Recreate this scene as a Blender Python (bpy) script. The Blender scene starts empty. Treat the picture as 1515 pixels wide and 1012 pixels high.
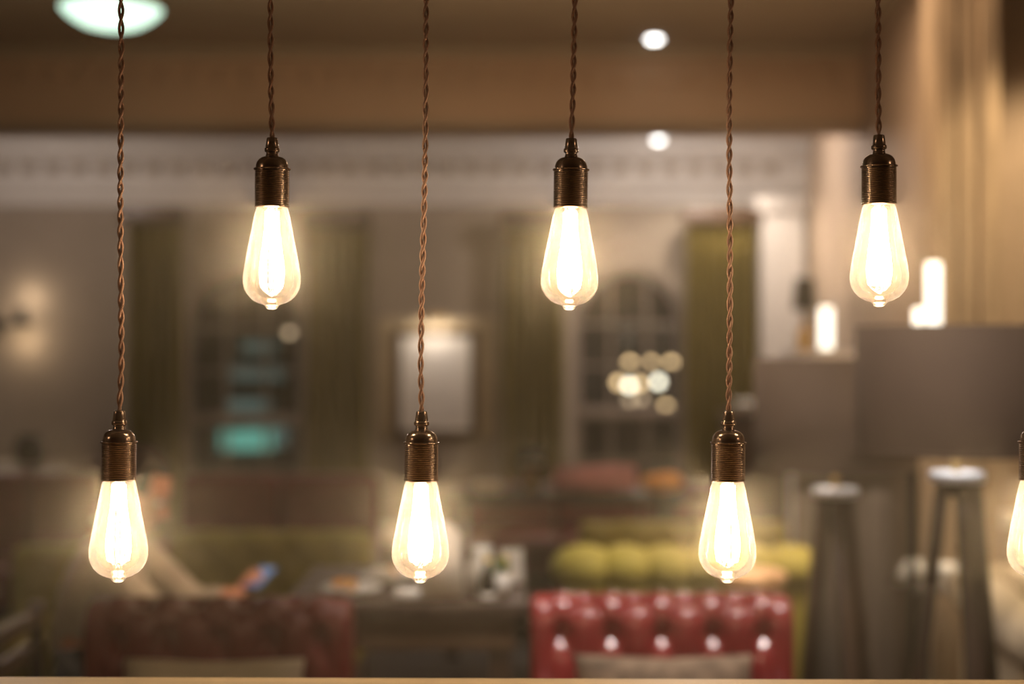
import bpy, bmesh, math, random
from mathutils import Vector, Matrix
random.seed(7)
PI = math.pi
C = bpy.context.scene.collection
sc = bpy.context.scene

# ------------------------------------------------------------------ camera, world, exposure, room lights
H, F = 1.45, 2104.0
def at(px, py, d):                       # a point of the photograph at distance d from the lens
    return Vector(((px - 757.5) * d / F, d, H - (py - 506) * d / F))
cam = bpy.data.cameras.new('camera'); cob = bpy.data.objects.new('camera', cam); C.objects.link(cob)
cob.location = (0, 0, H); cob.rotation_euler = (PI / 2, 0, 0)
cam.lens = 50; cam.sensor_width = 36; cam.clip_end = 200
cam.dof.use_dof = True; cam.dof.focus_distance = 1.58; cam.dof.aperture_fstop = 1.9
sc.camera = cob
w = bpy.data.worlds.new('night'); sc.world = w; w.use_nodes = True
w.node_tree.nodes['Background'].inputs[0].default_value = (.05, .035, .028, 1)
w.node_tree.nodes['Background'].inputs[1].default_value = .55
sc.view_settings.view_transform = 'Standard'; sc.view_settings.look = 'None'
sc.view_settings.gamma = 1; sc.view_settings.use_curve_mapping = False
sc.view_settings.exposure = 0.0
sc.cycles.use_denoising = True
sc.cycles.max_bounces = 7; sc.cycles.volume_bounces = 0
sc.cycles.transparent_max_bounces = 16
sc.cycles.sample_clamp_indirect = 4
sc.cycles.caustics_reflective = False; sc.cycles.caustics_refractive = False

def lamp(kind, name, loc, power, col, size=.1, aim=None, cone=None, blend=.5):
    l = bpy.data.lights.new(name, kind); o = bpy.data.objects.new(name, l); C.objects.link(o)
    o.location = loc; l.energy = power; l.color = col
    if kind == 'AREA': l.shape = 'DISK'; l.size = size
    else: l.shadow_soft_size = size
    if kind == 'SPOT': l.spot_size = math.radians(cone); l.spot_blend = blend
    if aim is not None:
        o.rotation_euler = (Vector(aim) - Vector(loc)).to_track_quat('-Z', 'Y').to_euler()
    return o
WARM = (1, .70, .45); NEUT = (1, .85, .70)
# unseen ceiling spots; except the pair over the red chair, added to brighten things
lamp('SPOT', 'unseen_spot', (1.35, 8.1, 2.80), 26, NEUT, .04, (1.5, 8.6, .9), 60)  # added behind the beam to brighten the white bowl
lamp('SPOT', 'unseen_spot', (1.35, 9.45, 2.80), 55, NEUT, .04, (1.35, 9.7, 0), 130)
lamp('SPOT', 'unseen_spot', (.95, 2.75, 2.95), 95, (1, .88, .80), .09, (.62, 3.5, .8), 52)
lamp('SPOT', 'unseen_spot', (.30, 2.7, 2.95), 75, (1, .88, .80), .09, (.50, 3.5, .8), 50)
lamp('SPOT', 'unseen_spot', (.85, 4.35, 2.95), 150, NEUT, .05, (.8, 4.75, .6), 46)
lamp('SPOT', 'unseen_spot', (-.2, 3.5, 2.95), 55, NEUT, .05, (-.2, 4.1, .7), 40)
lamp('SPOT', 'unseen_spot', (-.2, 3.5, 2.95), 130, WARM, .05, (-1.02, 4.1, .95), 19)  # added to light the face and shirt of the seated person
lamp('SPOT', 'unseen_spot', (.45, 4.2, 2.9), 85, WARM, .05, (1.55, 4.85, 1.75), 85)  # added to brighten the timber column
lamp('SPOT', 'unseen_spot', (2.3, 4.3, 2.95), 150, (1, .76, .46), .05, (1.65, 4.85, .8), 72)  # added to brighten the wall behind the tripod legs
lamp('AREA', 'room_light_centre', (1.0, 5.6, 2.9), 14, WARM, 1.0, (1.0, 5.6, 0))
lamp('SPOT', 'added_uplight', (.45, 5.2, 1.9), 32, WARM, .15, (.5, 6.9, 3), 120)  # upward spots added to brighten ceiling and beam, no fitting built
lamp('SPOT', 'added_uplight', (-1.6, 5.2, 1.9), 16, WARM, .15, (-1.4, 6.9, 3), 110)
for sx in (-1, 1): lamp('AREA', 'added_side_light', (sx * 2.6, .7, 2.3), 5, WARM, .35, (0, 1.6, 1.4))  # unseen side lights added for the edge highlights on the lamp holders
# unseen point lights added behind the ceiling beam to brighten the cornice
lamp('POINT', 'cornice_fill', (-3.2, 8.7, 2.72), 24, (1, .86, .78), .06)
lamp('POINT', 'cornice_fill', (-1.2, 8.7, 2.72), 7, (1, .80, .66), .06)
lamp('POINT', 'cornice_fill', (1.1, 8.7, 2.72), 48, (1, .88, .80), .06)

# ------------------------------------------------------------------ materials
def mat(name, col, rough=.6, metal=0, var=.12, scale=8, bump=0, bscale=60, emit=None, es=0, coat=0, spec=.5, stretch=None):
    m = bpy.data.materials.new(name); m.use_nodes = True; nt = m.node_tree; N = nt.nodes; L = nt.links
    b = N['Principled BSDF']
    b.inputs['Roughness'].default_value = rough; b.inputs['Metallic'].default_value = metal
    b.inputs['Coat Weight'].default_value = coat; b.inputs['Coat Roughness'].default_value = .19
    b.inputs['Specular IOR Level'].default_value = spec
    tc = N.new('ShaderNodeTexCoord'); mp = N.new('ShaderNodeMapping')
    L.new(tc.outputs['Object'], mp.inputs[0])
    if stretch: mp.inputs['Scale'].default_value = stretch
    n = N.new('ShaderNodeTexNoise'); n.inputs['Scale'].default_value = scale; n.inputs['Detail'].default_value = 4
    L.new(mp.outputs[0], n.inputs['Vector'])
    r = N.new('ShaderNodeValToRGB')
    r.color_ramp.elements[0].position = .3; r.color_ramp.elements[1].position = .7
    r.color_ramp.elements[0].color = tuple(c * (1 - var) for c in col) + (1,)
    r.color_ramp.elements[1].color = tuple(min(1, c * (1 + var)) for c in col) + (1,)
    L.new(n.outputs[0], r.inputs[0]); L.new(r.outputs[0], b.inputs['Base Color'])
    if bump:
        n2 = N.new('ShaderNodeTexNoise'); n2.inputs['Scale'].default_value = bscale
        L.new(mp.outputs[0], n2.inputs['Vector'])
        bp = N.new('ShaderNodeBump'); bp.inputs['Strength'].default_value = bump; bp.inputs['Distance'].default_value = .004
        L.new(n2.outputs[0], bp.inputs['Height']); L.new(bp.outputs[0], b.inputs['Normal'])
    if emit:
        b.inputs['Emission Color'].default_value = emit + (1,); b.inputs['Emission Strength'].default_value = es
    return m
def glassy(name, tint, scatter=0, edge=0):
    """thin glass: clear in the middle, reflecting by Fresnel, with optional milky scatter put in to make bulb glass glow"""
    m = bpy.data.materials.new(name); m.use_nodes = True; nt = m.node_tree; N = nt.nodes; L = nt.links
    N.remove(N['Principled BSDF']); out = N['Material Output']
    t = N.new('ShaderNodeBsdfTransparent'); t.inputs[0].default_value = tint + (1,)
    g = N.new('ShaderNodeBsdfGlossy'); g.inputs['Roughness'].default_value = .03
    fr = N.new('ShaderNodeFresnel'); fr.inputs[0].default_value = 1.35
    mx = N.new('ShaderNodeMixShader'); L.new(fr.outputs[0], mx.inputs[0]); L.new(t.outputs[0], mx.inputs[1]); L.new(g.outputs[0], mx.inputs[2])
    last = mx
    if scatter:
        tr = N.new('ShaderNodeBsdfTranslucent'); tr.inputs[0].default_value = (1, .80, .68, 1)
        lw = N.new('ShaderNodeLayerWeight'); lw.inputs[0].default_value = .35
        ma = N.new('ShaderNodeMath'); ma.operation = 'MULTIPLY_ADD'; ma.inputs[1].default_value = edge; ma.inputs[2].default_value = scatter
        L.new(lw.outputs['Facing'], ma.inputs[0])
        m2 = N.new('ShaderNodeMixShader'); L.new(ma.outputs[0], m2.inputs[0]); L.new(mx.outputs[0], m2.inputs[1]); L.new(tr.outputs[0], m2.inputs[2])
        last = m2
    L.new(last.outputs[0], out.inputs[0])
    return m
def emitter(name, col, s):
    m = bpy.data.materials.new(name); m.use_nodes = True; nt = m.node_tree; nt.nodes.remove(nt.nodes['Principled BSDF'])
    e = nt.nodes.new('ShaderNodeEmission'); e.inputs[0].default_value = col + (1,); e.inputs[1].default_value = s
    nt.links.new(e.outputs[0], nt.nodes['Material Output'].inputs[0]); return m

M = dict(
    wall=mat('beige_wall_paint', (.30, .245, .19), .8, var=.05, bump=.1),
    wframe=mat('brown_window_paint', (.20, .155, .125), .6, var=.06),
    wallr=mat('tan_wall_paint', (.42, .31, .22), .8, var=.06, bump=.1),
    white=mat('white_plaster', (.62, .58, .54), .7, var=.03, bump=.08),
    ceil=mat('ceiling_paint', (.40, .32, .22), .85, var=.05, scale=2),
    beam=mat('beam_paint', (.52, .36, .235), .8, var=.06, scale=2),
    floor=mat('dark_wood_floor', (.035, .022, .014), .6, var=.3, scale=3, stretch=(6, .6, 1)),
    paleoak=mat('pale_oak', (.60, .43, .25), .42, var=.13, scale=5, bump=.15, bscale=30, stretch=(.6, 9, 6)),
    darkwood=mat('dark_wood', (.075, .042, .024), .4, var=.3, scale=6, stretch=(1, 1, 5)),
    midwood=mat('walnut_wood', (.05, .026, .016), .45, var=.25, scale=7, stretch=(6, 6, 1)),
    tan=mat('tan_wood', (.75, .42, .18), .4, var=.15, scale=7),
    column=mat('weathered_timber', (.40, .29, .185), .8, var=.28, scale=5, bump=.6, bscale=18, stretch=(5, 5, .7)),
    curtain=mat('olive_curtain_cloth', (.20, .145, .028), .85, var=.12, scale=4, bump=.2, bscale=200),
    green=mat('moss_green_velvet', (.32, .27, .035), .7, var=.12, scale=6),
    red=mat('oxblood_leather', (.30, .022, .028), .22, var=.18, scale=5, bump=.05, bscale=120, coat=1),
    darkred=mat('dark_red_leather', (.15, .010, .008), .4, var=.2, scale=5),  # also on the left chair, whose shade is put into this darker red
    cream=mat('cream_linen', (.55, .46, .33), .8, var=.1, scale=14, bump=.2, bscale=300),
    kilim=mat('woven_cushion_cloth', (.27, .19, .13), .85, var=.45, scale=22, bump=.3, bscale=200),
    bronze=mat('dark_bronze', (.30, .20, .14), .2, .85, var=.08, scale=30),
    brass=mat('aged_brass', (.55, .36, .14), .3, 1, var=.08, scale=30),
    chrome=mat('brushed_steel', (.70, .74, .82), .55, .2, var=.03),
    black=mat('black_metal', (.02, .018, .016), .4, .6),
    cloth=mat('braided_brown_cord', (.40, .20, .12), .7, var=.25, scale=900, bump=.5, bscale=1500),
    shade=mat('brown_lampshade_cloth', (.08, .049, .031), .85, var=.07, scale=5, bump=.2, bscale=400),
    shadein=mat('lampshade_lining', (.6, .55, .45), .8),
    grey=mat('grey_painted_wood', (.17, .14, .12), .6, var=.1, scale=3, stretch=(5, 5, .6)),
    china=mat('white_china', (.75, .72, .66), .25, var=.03),
    paper=mat('white_paper', (.62, .57, .50), .7, var=.04),
    print=mat('faded_print', (.55, .50, .45), .6, var=.12, scale=5),
    skin=mat('skin', (.60, .24, .13), .5, var=.06, scale=12),
    hair=mat('dark_hair', (.02, .012, .008), .85, var=.2, scale=60, spec=.15),
    shirt=mat('cream_shirt_cloth', (.42, .35, .27), .8, var=.06),
    jeans=mat('dark_trouser_cloth', (.035, .038, .055), .85),
    beer=mat('amber_ale', (.55, .25, .05), .15, var=.1), froth=mat('ale_froth', (.75, .68, .55), .8),
    pink=mat('mauve_cloth', (.55, .24, .27), .8, var=.35, scale=9), orange=mat('orange_cloth', (.8, .33, .05), .7, var=.15),
    leaf=mat('green_leaf', (.07, .14, .03), .5, var=.3), yellow=mat('yellow_label', (.6, .42, .05), .5),
    dish=mat('grey_brick', (.045, .035, .03), .9),
    fil=emitter('glowing_filament', (1, .82, .58), 130),
    glass=glassy('amber_bulb_glass', (1, .94, .82), .013, .07),  # milky scatter added so the envelope fills with soft filament glow
    clear=glassy('clear_glass', (.95, .97, .95)),
    candle=mat('lit_candle_wax', (.85, .78, .62), .6, emit=(1, .93, .78), es=2.2),
    bowl=mat('lit_opal_glass', (.8, .85, .8), .4, emit=(.66, 1, .80), es=1.5),
    spot=emitter('downlight_lens', (1, .97, .92), 9),
    teal=emitter('teal_shop_light', (.22, .75, .62), .45), teal2=emitter('dim_teal_light', (.25, .42, .40), .22),
    bulbw=emitter('white_festoon_lamp', (1, .90, .72), 7), bulby=emitter('amber_festoon_lamp', (1, .66, .34), 4.4),
    bulbd=emitter('dim_festoon_lamp', (1, .70, .45), 1.6),
    phone=mat('phone_screen', (.02, .03, .05), .2, emit=(.14, .24, .55), es=.4),
)

# ------------------------------------------------------------------ helpers
def obj(name, bm, m, parent=None, smooth=True, loc=None):
    me = bpy.data.meshes.new(name); bm.normal_update(); bm.to_mesh(me); bm.free()
    if smooth:
        for p in me.polygons: p.use_smooth = True
    me.materials.append(M[m] if isinstance(m, str) else m)
    o = bpy.data.objects.new(name, me); C.objects.link(o)
    if parent: o.parent = parent
    if loc is not None: o.location = loc
    return o
def tag(o, label=None, cat=None, group=None, kind=None):
    if label: o['label'] = label
    if cat: o['category'] = cat
    if group: o['group'] = group
    if kind: o['kind'] = kind
    return o
def thing(name, label, cat, loc=(0, 0, 0), rz=0, group=None):
    o = bpy.data.objects.new(name, None); C.objects.link(o); o.location = loc; o.rotation_euler = (0, 0, rz)
    o.empty_display_size = .05
    return tag(o, label, cat, group)
def dup(r, loc, rz, label, deep=True):
    c = r.copy(); C.objects.link(c); c.location = loc; c.rotation_euler = (0, 0, rz); c['label'] = label
    for ch in r.children:
        k = ch.copy(); C.objects.link(k); k.parent = c
        for g in ch.children:
            q = g.copy(); C.objects.link(q); q.parent = k
    return c
def box(bm, x0, x1, y0, y1, z0, z1, bev=0):
    t = bmesh.new(); bmesh.ops.create_cube(t, size=1)
    for v in t.verts: v.co = Vector(((x0 + x1) / 2 + v.co.x * (x1 - x0), (y0 + y1) / 2 + v.co.y * (y1 - y0), (z0 + z1) / 2 + v.co.z * (z1 - z0)))
    if bev: bmesh.ops.bevel(t, geom=t.edges[:], offset=bev, segments=2, affect='EDGES', profile=.6)
    add(bm, t)
def add(bm, t, mx=None):
    if mx is not None: bmesh.ops.transform(t, matrix=mx, verts=t.verts)
    me = bpy.data.meshes.new('t'); t.to_mesh(me); t.free(); bm.from_mesh(me); bpy.data.meshes.remove(me)
def bx(*a, bev=0):
    bm = bmesh.new(); box(bm, *a, bev=bev); return bm
def lathe(prof, n=32, bm=None, c=(0, 0, 0)):
    bm = bm or bmesh.new(); rings = []
    for r, z in prof:
        if r < 1e-6: rings.append([bm.verts.new((c[0], c[1], c[2] + z))]); continue
        rings.append([bm.verts.new((c[0] + r * math.cos(2 * PI * k / n), c[1] + r * math.sin(2 * PI * k / n), c[2] + z)) for k in range(n)])
    for a, b in zip(rings, rings[1:]):
        for k in range(n):
            j = (k + 1) % n
            if len(a) == 1 and len(b) == 1: continue
            if len(a) == 1: bm.faces.new((a[0], b[j], b[k]))
            elif len(b) == 1: bm.faces.new((a[k], a[j], b[0]))
            else: bm.faces.new((a[k], a[j], b[j], b[k]))
    bmesh.ops.recalc_face_normals(bm, faces=bm.faces[:]); return bm
def tube(bm, pts, r, n=8, cap=True):
    pts = [Vector(p) for p in pts]; R = r if isinstance(r, (list, tuple)) else [r] * len(pts); rings = []; up = None
    for i, p in enumerate(pts):
        t = (pts[min(i + 1, len(pts) - 1)] - pts[max(i - 1, 0)]).normalized()
        if up is None: up = t.orthogonal().normalized()
        a = (up - t * up.dot(t)).normalized(); b = t.cross(a); up = a
        rings.append([bm.verts.new(p + (a * math.cos(2 * PI * k / n) + b * math.sin(2 * PI * k / n)) * R[i]) for k in range(n)])
    for a, b in zip(rings, rings[1:]):
        for k in range(n): bm.faces.new((a[k], a[(k + 1) % n], b[(k + 1) % n], b[k]))
    if cap: bm.faces.new(rings[0][::-1]); bm.faces.new(rings[-1])
    return bm
def beam_between(bm, p, q, wx, wy):         # square bar
    p, q = Vector(p), Vector(q); d = q - p; t = bmesh.new(); bmesh.ops.create_cube(t, size=1)
    for v in t.verts: v.co = Vector((v.co.x * wx, v.co.y * wy, v.co.z * d.length))
    bmesh.ops.bevel(t, geom=t.edges[:], offset=min(wx, wy) * .12, segments=1, affect='EDGES')
    add(bm, t, Matrix.Translation((p + q) / 2) @ d.to_track_quat('Z', 'Y').to_matrix().to_4x4())
    return bm
def prism(bm, poly, y0, y1):                 # polygon in x,z extruded in y
    a = [bm.verts.new((x, y0, z)) for x, z in poly]; b = [bm.verts.new((x, y1, z)) for x, z in poly]
    bm.faces.new(a); bm.faces.new(b[::-1]); n = len(poly)
    for k in range(n): bm.faces.new((a[k], b[k], b[(k + 1) % n], a[(k + 1) % n]))
    bmesh.ops.recalc_face_normals(bm, faces=bm.faces[:])
def ellipsoid(bm, c, r, seg=20):
    t = bmesh.new(); bmesh.ops.create_uvsphere(t, u_segments=seg, v_segments=seg // 2 + 2, radius=1)
    add(bm, t, Matrix.Translation(c) @ Matrix.Diagonal((r[0], r[1], r[2], 1)))
def pillow(w_, h_, th, n=18):                 # soft cushion standing in x,z
    bm = bmesh.new(); bmesh.ops.create_grid(bm, x_segments=n, y_segments=n, size=1)
    g = bmesh.ops.extrude_face_region(bm, geom=bm.faces[:]); top = {v for v in g['geom'] if isinstance(v, bmesh.types.BMVert)}
    for v in bm.verts:
        s = 1 if v in top else -1; u, t = v.co.x, v.co.y
        f = max(0, (1 - u ** 4)) ** .5 * max(0, (1 - t ** 4)) ** .5
        k = 1 - .07 * (1 - abs(u * t)) * 1
        v.co = Vector((u * w_ / 2 * (k + .02), s * (th / 2 * f + .003), t * h_ / 2 * k + h_ / 2))
    bmesh.ops.recalc_face_normals(bm, faces=bm.faces[:]); return bm
def structure(name, bm, m, parent=None, smooth=False):
    o = obj(name, bm, m, parent, smooth)
    if parent is None: o['kind'] = 'structure'
    return o

# ------------------------------------------------------------------ the room
FW = 10.2                                      # far wall
S = FW / F
def X(px, d=FW): return (px - 757.5) * d / F
def Z(py, d=FW): return H - (py - 506) * d / F
structure('floor', bx(-5.1, 3.4, -2.2, FW + .2, -.1, 0), 'floor')
structure('ceiling', bx(-5.1, 3.4, -2.2, 7.6, 3.0, 3.1), 'ceil')
structure('ceiling_far_bay', bx(-5.1, 2.4, 7.6, FW + .2, 2.85, 3.1), 'white')
tag(structure('trim_1', bx(-5.0, 2.0, 7.5, 7.78, Z(190, 7.5), 3.0), 'beam'), 'broad brown painted ceiling beam across the room')
structure('wall_left', bx(-5.1, -5.0, -2.2, FW + .1, 0, 3.0), 'wall')
structure('wall_back', bx(-5.1, 3.4, -2.3, -2.2, 0, 3.0), 'wallr')
structure('wall_right', bx(3.3, 3.4, -2.2, 5.0, 0, 3.0), 'wallr')
structure('wall_return', bx(1.62, 3.4, 5.0, 5.1, 0, 3.0), 'wallr')
b = bmesh.new(); prism(b, [(0, 0), (0, 3.0), (5.4, 3.0), (5.4, 0)], -.1, 0)
o = structure('wall_right_far', b, 'wallr'); o.location = (1.60, 5.0, 0)
o.rotation_euler = (0, 0, math.atan2(5.3, .52))

# far wall with two arched window openings
def opening(px0, px1, sill, top):
    x0, x1 = X(px0), X(px1); r = (x1 - x0) / 2; return x0, x1, r, sill, Z(top) - r
W1 = opening(275, 450, .18, 398); W2 = opening(850, 1012, .25, 398)
b = bmesh.new(); xs = [-5.05, W1[0], W1[1], W2[0], W2[1], 2.35]
for k in (0, 2, 4): box(b, xs[k], xs[k + 1], FW, FW + .12, 0, 2.85)
for (x0, x1, r, sill, sp) in (W1, W2):
    box(b, x0, x1, FW, FW + .12, 0, sill); cx = (x0 + x1) / 2
    for s in (-1, 1):
        poly = [(cx + s * r * math.cos(a), sp + r * math.sin(a)) for a in [PI / 2 * k / 12 for k in range(13)]]
        prism(b, poly + [(cx, 2.85), (cx + s * r, 2.85)], FW, FW + .12)
structure('wall_far', b, 'wall')
def window(name, Wd, rail_py):
    x0, x1, r, sill, sp = Wd; cx = (x0 + x1) / 2; y = FW + .05
    b = bmesh.new(); rail = Z(rail_py)
    for xx in (x0, x1 - .045): box(b, xx, xx + .045, y - .03, y + .03, sill, sp)
    box(b, x0, x1, y - .03, y + .03, sill, sill + .07)
    arc = [(cx + r * math.cos(PI * k / 20), y, sp + r * math.sin(PI * k / 20)) for k in range(21)]
    for p, q in zip(arc, arc[1:]):
        p = Vector(p); q = Vector(q); m_ = Vector((cx, y, sp)); p -= (p - m_) * .05; q -= (q - m_) * .05
        beam_between(b, p, q, .045, .06)
    root = structure(name, b, 'wframe'); root['label'] = 'arched sash window with dark night panes'
    mr = obj('meeting_rail', bx(x0, x1, y - .045, y + .03, rail - .035, rail + .045, bev=.008), 'wframe', root)
    obj('window_sill', bx(x0 - .05, x1 + .05, FW - .1, FW, sill - .05, sill, bev=.008), 'wall', root)
    for xx in (x0 + (x1 - x0) / 3, x0 + (x1 - x0) * 2 / 3): obj('glazing_bar', bx(xx - .012, xx + .012, y - .015, y + .015, sill, sp + r * .93), 'wframe', root, False)
    zz = [sill + .06, (sill + rail) / 2, rail, (rail + sp) / 2 + .02, sp]
    for z in (zz[1], zz[3], sp): obj('glazing_bar', bx(x0, x1, y - .015, y + .015, z - .012, z + .012), 'wframe', root, False)
    for k in range(3):
        xa = x0 + (x1 - x0) * k / 3 + .013; xb = x0 + (x1 - x0) * (k + 1) / 3 - .013
        for z0, z1 in zip(zz, zz[1:]): obj('pane', bx(xa, xb, y - .002, y + .002, z0, z1), 'clear', root, False)
    b = bmesh.new(); prism(b, [(cx + (r - .03) * math.cos(PI * k / 16), sp + .012 + (r - .04) * math.sin(PI * k / 16)) for k in range(17)], y - .002, y + .002)
    obj('fanlight_pane', b, 'clear', root, False)
window('window_1', W1, 622); window('window_2', W2, 612)
# cornice: bands plus a row of dentil blocks, each one built
def cornice(name, x0, x1, yface, ztop, prof, m):
    b = bmesh.new(); pts = [(yface, ztop)] + [(yface - dy, ztop - dz) for dy, dz in prof] + [(yface, ztop - prof[-1][1])]
    a = [b.verts.new((x0, y, z)) for y, z in pts]; c = [b.verts.new((x1, y, z)) for y, z in pts]; n = len(pts)
    b.faces.new(a); b.faces.new(c[::-1])
    for k in range(n): b.faces.new((a[k], c[k], c[(k + 1) % n], a[(k + 1) % n]))
    bmesh.ops.recalc_face_normals(b, faces=b.faces[:]); return structure(name, b, m)
zc = 2.85
cor = cornice('trim_2', -5.0, 2.2, FW, zc, [(.30, 0), (.30, .03), (.24, .07), (.18, .09), (.16, .13), (.09, .15), (.09, .27), (.07, .28), (.06, .33), (.03, .36), (.02, Z(290) and .42)], 'white')
cor['label'] = 'deep white plaster cornice along the far wall'
d0 = bpy.data.meshes.new('dentil'); t = bx(-.045, .045, -.03, .03, -.045, .045, bev=.006); t.to_mesh(d0); t.free(); d0.materials.append(M['wall'])
for k in range(36):
    o = bpy.data.objects.new('dentil', d0); C.objects.link(o); o.parent = cor
    o.location = (-4.3 + k * .175, FW - .115, Z(250))
d1 = d0.copy(); d1.materials.clear(); d1.materials.append(M['beam'])
bmo = bpy.data.objects['trim_1']
for k in range(44):
    o = bpy.data.objects.new('dentil', d1); C.objects.link(o); o.parent = bmo
    o.location = (-4.8 + k * .15, 7.482, Z(115, 7.5)); o.scale = (.8, .6, .8)
b = bx(-5, 2.0, 7.44, 7.5, Z(86, 7.5), 3.0, bev=.01); obj('moulding', b, 'ceil', bmo, False)
b = bx(-5, 2.0, 7.47, 7.5, Z(190, 7.5), Z(181, 7.5), bev=.006); obj('moulding', b, 'ceil', bmo, False)
# pilaster and its capital at the right end of the far wall
p = structure('trim_3', bx(X(1128, 9.9), X(1190, 9.9), 9.9, FW, 0, 2.45), 'white'); p['label'] = 'white plaster pilaster beside the right curtain'
obj('capital', bx(X(1120, 9.88), X(1196, 9.88), 9.86, FW, 2.36, 2.46, bev=.01), 'white', p)
obj('base', bx(X(1122, 9.88), X(1194, 9.88), 9.86, FW, 0, .25, bev=.01), 'white', p)
structure('baseboard_far', bx(-5, X(1128), FW - .02, FW, 0, .15, bev=.006), 'white')
structure('baseboard_left', bx(-5, -4.98, -2.2, FW, 0, .15, bev=.006), 'white')
# weathered timber column at the corner on the right
cx0, cx1 = X(1384, 4.8), X(1482, 4.8)
p = tag(thing('timber_column', 'tall weathered tan timber column behind the nearer drum lampshade', 'column', ((cx0 + cx1) / 2, 4.91, 0)))
hw = (cx1 - cx0) / 2
b = bmesh.new()
for k in range(3): box(b, -hw + k * hw * 2 / 3 + .002, -hw + (k + 1) * hw * 2 / 3 - .002, -.11 + (.008 if k == 1 else 0), .085, 0, 2.998, bev=.01)
obj('shaft', b, 'column', p, False)
# dado rail on the return wall
structure('trim_4', bx(1.62, 3.3, 4.97, 5.0, .80, .86, bev=.006), 'white')

# ------------------------------------------------------------------ pendant lights (seven)
MM = .753e-3 / .753 * .751                     # metres per photograph pixel at the row of bulbs (1.58 m)
DB = 1.58; PXM = DB / F
def sect(name, prof, m, parent, n=40): return obj(name, lathe([(r * PXM, z * PXM) for r, z in prof], n), m, parent)
strand_cache = {}
def strand_mesh(L_, phase, seedv):
    key = (round(L_, 3), phase, seedv)
    if key not in strand_cache:
        b = bmesh.new(); pitch = .0355; R = .0020; n = int(L_ / pitch * 14); pts = []
        for i in range(n + 1):
            z = L_ * i / n; fade = min(1, z / .006)
            a = 2 * PI * z / pitch + phase + .5 * math.sin(z * 19 + seedv) + .35 * math.sin(z * 47 + 2 * seedv)
            wx = .0016 * math.sin(z * 5.2 + seedv * 1.7) + .0006 * math.sin(z * 17 + seedv)
            wx *= min(1, z / .05)
            pts.append((wx + R * fade * math.cos(a), R * fade * math.sin(a), z))
        tube(b, pts, .00168, 8)
        me = bpy.data.meshes.new('cord_strand'); b.to_mesh(me); b.free()
        for p_ in me.polygons: p_.use_smooth = True
        me.materials.append(M['cloth']); strand_cache[key] = me
    return strand_cache[key]
# glass profile in px measured from the photograph, z=0 at the rim of the holder, down is negative
GL = [(18, 4), (21.5, 0), (24, -6), (26, -14), (29, -30), (33, -50), (37.2, -72), (40.5, -90), (42.3, -104), (42.4, -113), (40.5, -122), (36, -130.5), (29, -138), (21, -142.6), (14, -145), (11, -146.4), (10, -148.5), (8, -151), (4.5, -152.6), (0, -153)]
def pendant(px, rimy, label, lean=0, sv=1.0, rotz=0, dy=0):
    base = at(px, rimy, DB + dy)
    r = thing('pendant_light', label, 'pendant light', base, 0, 'bare bulb pendant lights in a row')
    r.rotation_euler = (0, lean, rotz)
    # lamp holder with threaded barrel
    prof = [(22, -1.5), (25.2, -1.2), (25.6, 0)]; z = 1.0
    while z < 52: prof += [(25.7, z), (24.3, z + 1.15), (24.3, z + 1.3), (25.7, z + 2.4)]; z += 2.75
    prof += [(24.6, 54), (24.6, 55)]
    hld = sect('lamp_holder', prof, 'bronze', r)
    sect('collar', [(24, 54), (27.2, 54.4), (27.2, 56), (24.4, 56.6)], 'bronze', hld)
    sect('cap', [(24.2, 56), (23.8, 61), (22.3, 65.5), (19.5, 69.5), (15.5, 72.2), (11, 73.6), (9.2, 74)], 'bronze', hld)
    sect('neck', [(9.6, 73), (9.4, 76), (8.8, 77), (8.8, 80), (11, 81), (11.4, 83.5), (11, 86), (9.6, 87)], 'bronze', hld, 20)
    sect('cord_grip', [(9.4, 86.6), (9.8, 88), (8.2, 100), (7.6, 101.5), (5.0, 101.8), (4.6, 98)], 'bronze', hld, 20)
    # light bulb
    bl = sect('bulb_base', [(0, 22), (12, 22), (17, 18), (17.5, 4), (18.5, 1)], 'brass', r)
    gl = sect('glass_envelope', GL, 'glass', bl, 48)
    b = bmesh.new()
    for k in range(13):
        a = 2 * PI * k / 13 + sv; pts = []
        for j in range(9):
            q = j / 8; rr = (9.0 + 10.5 * math.sin(PI * min(1, q * .62 + .0)) ** 1.4 * (q ** .8) + (-4 * max(0, q - .8) / .2))
            pts.append((rr * PXM * math.cos(a), rr * PXM * math.sin(a), (-8 - 112 * q) * PXM))
        tube(b, pts, .95 * PXM * 1.5, 5)
    obj('filament', b, 'fil', bl)
    b = bmesh.new(); lathe([(0, 2), (6, 2), (5.5, -3), (3, -6), (1.6, -10), (1.4, -122), (2.4, -126), (0, -129)], 12, b)
    for v in b.verts: v.co *= PXM
    for k in range(9):
        a = 2 * PI * k / 9 + sv
        tube(b, [(0, 0, -126 * PXM), (9 * PXM * math.cos(a), 9 * PXM * math.sin(a), -131 * PXM), (14.5 * PXM * math.cos(a), 14.5 * PXM * math.sin(a), -119 * PXM)], .35 * PXM, 4)
    obj('filament_stem', b, 'clear', bl)
    # twisted cord up to the ceiling rose
    zt = 98 * PXM; Lc = (2.985 - base.z) / math.cos(lean) - zt
    for ph in (0, PI):
        o = bpy.data.objects.new('cord_strand', strand_mesh(Lc, ph, sv)); C.objects.link(o); o.parent = r; o.location = (0, 0, zt)
        o.rotation_euler = (0, 0, 0)
    ro = obj('ceiling_rose', lathe([(0, -.03), (.006, -.03), (.02, -.022), (.045, -.012), (.05, 0), (.05, .006)], 28), 'bronze', r)
    ro.location = (0, 0, Lc + zt + .004)
pendant(176, 709, 'lower pendant bulb at far left, hanging before the person with the phone', math.radians(.35), 1.0)
pendant(402.5, 305.5, 'upper pendant bulb at left, glowing before the dark arched window', math.radians(.15), 2.3)
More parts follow.
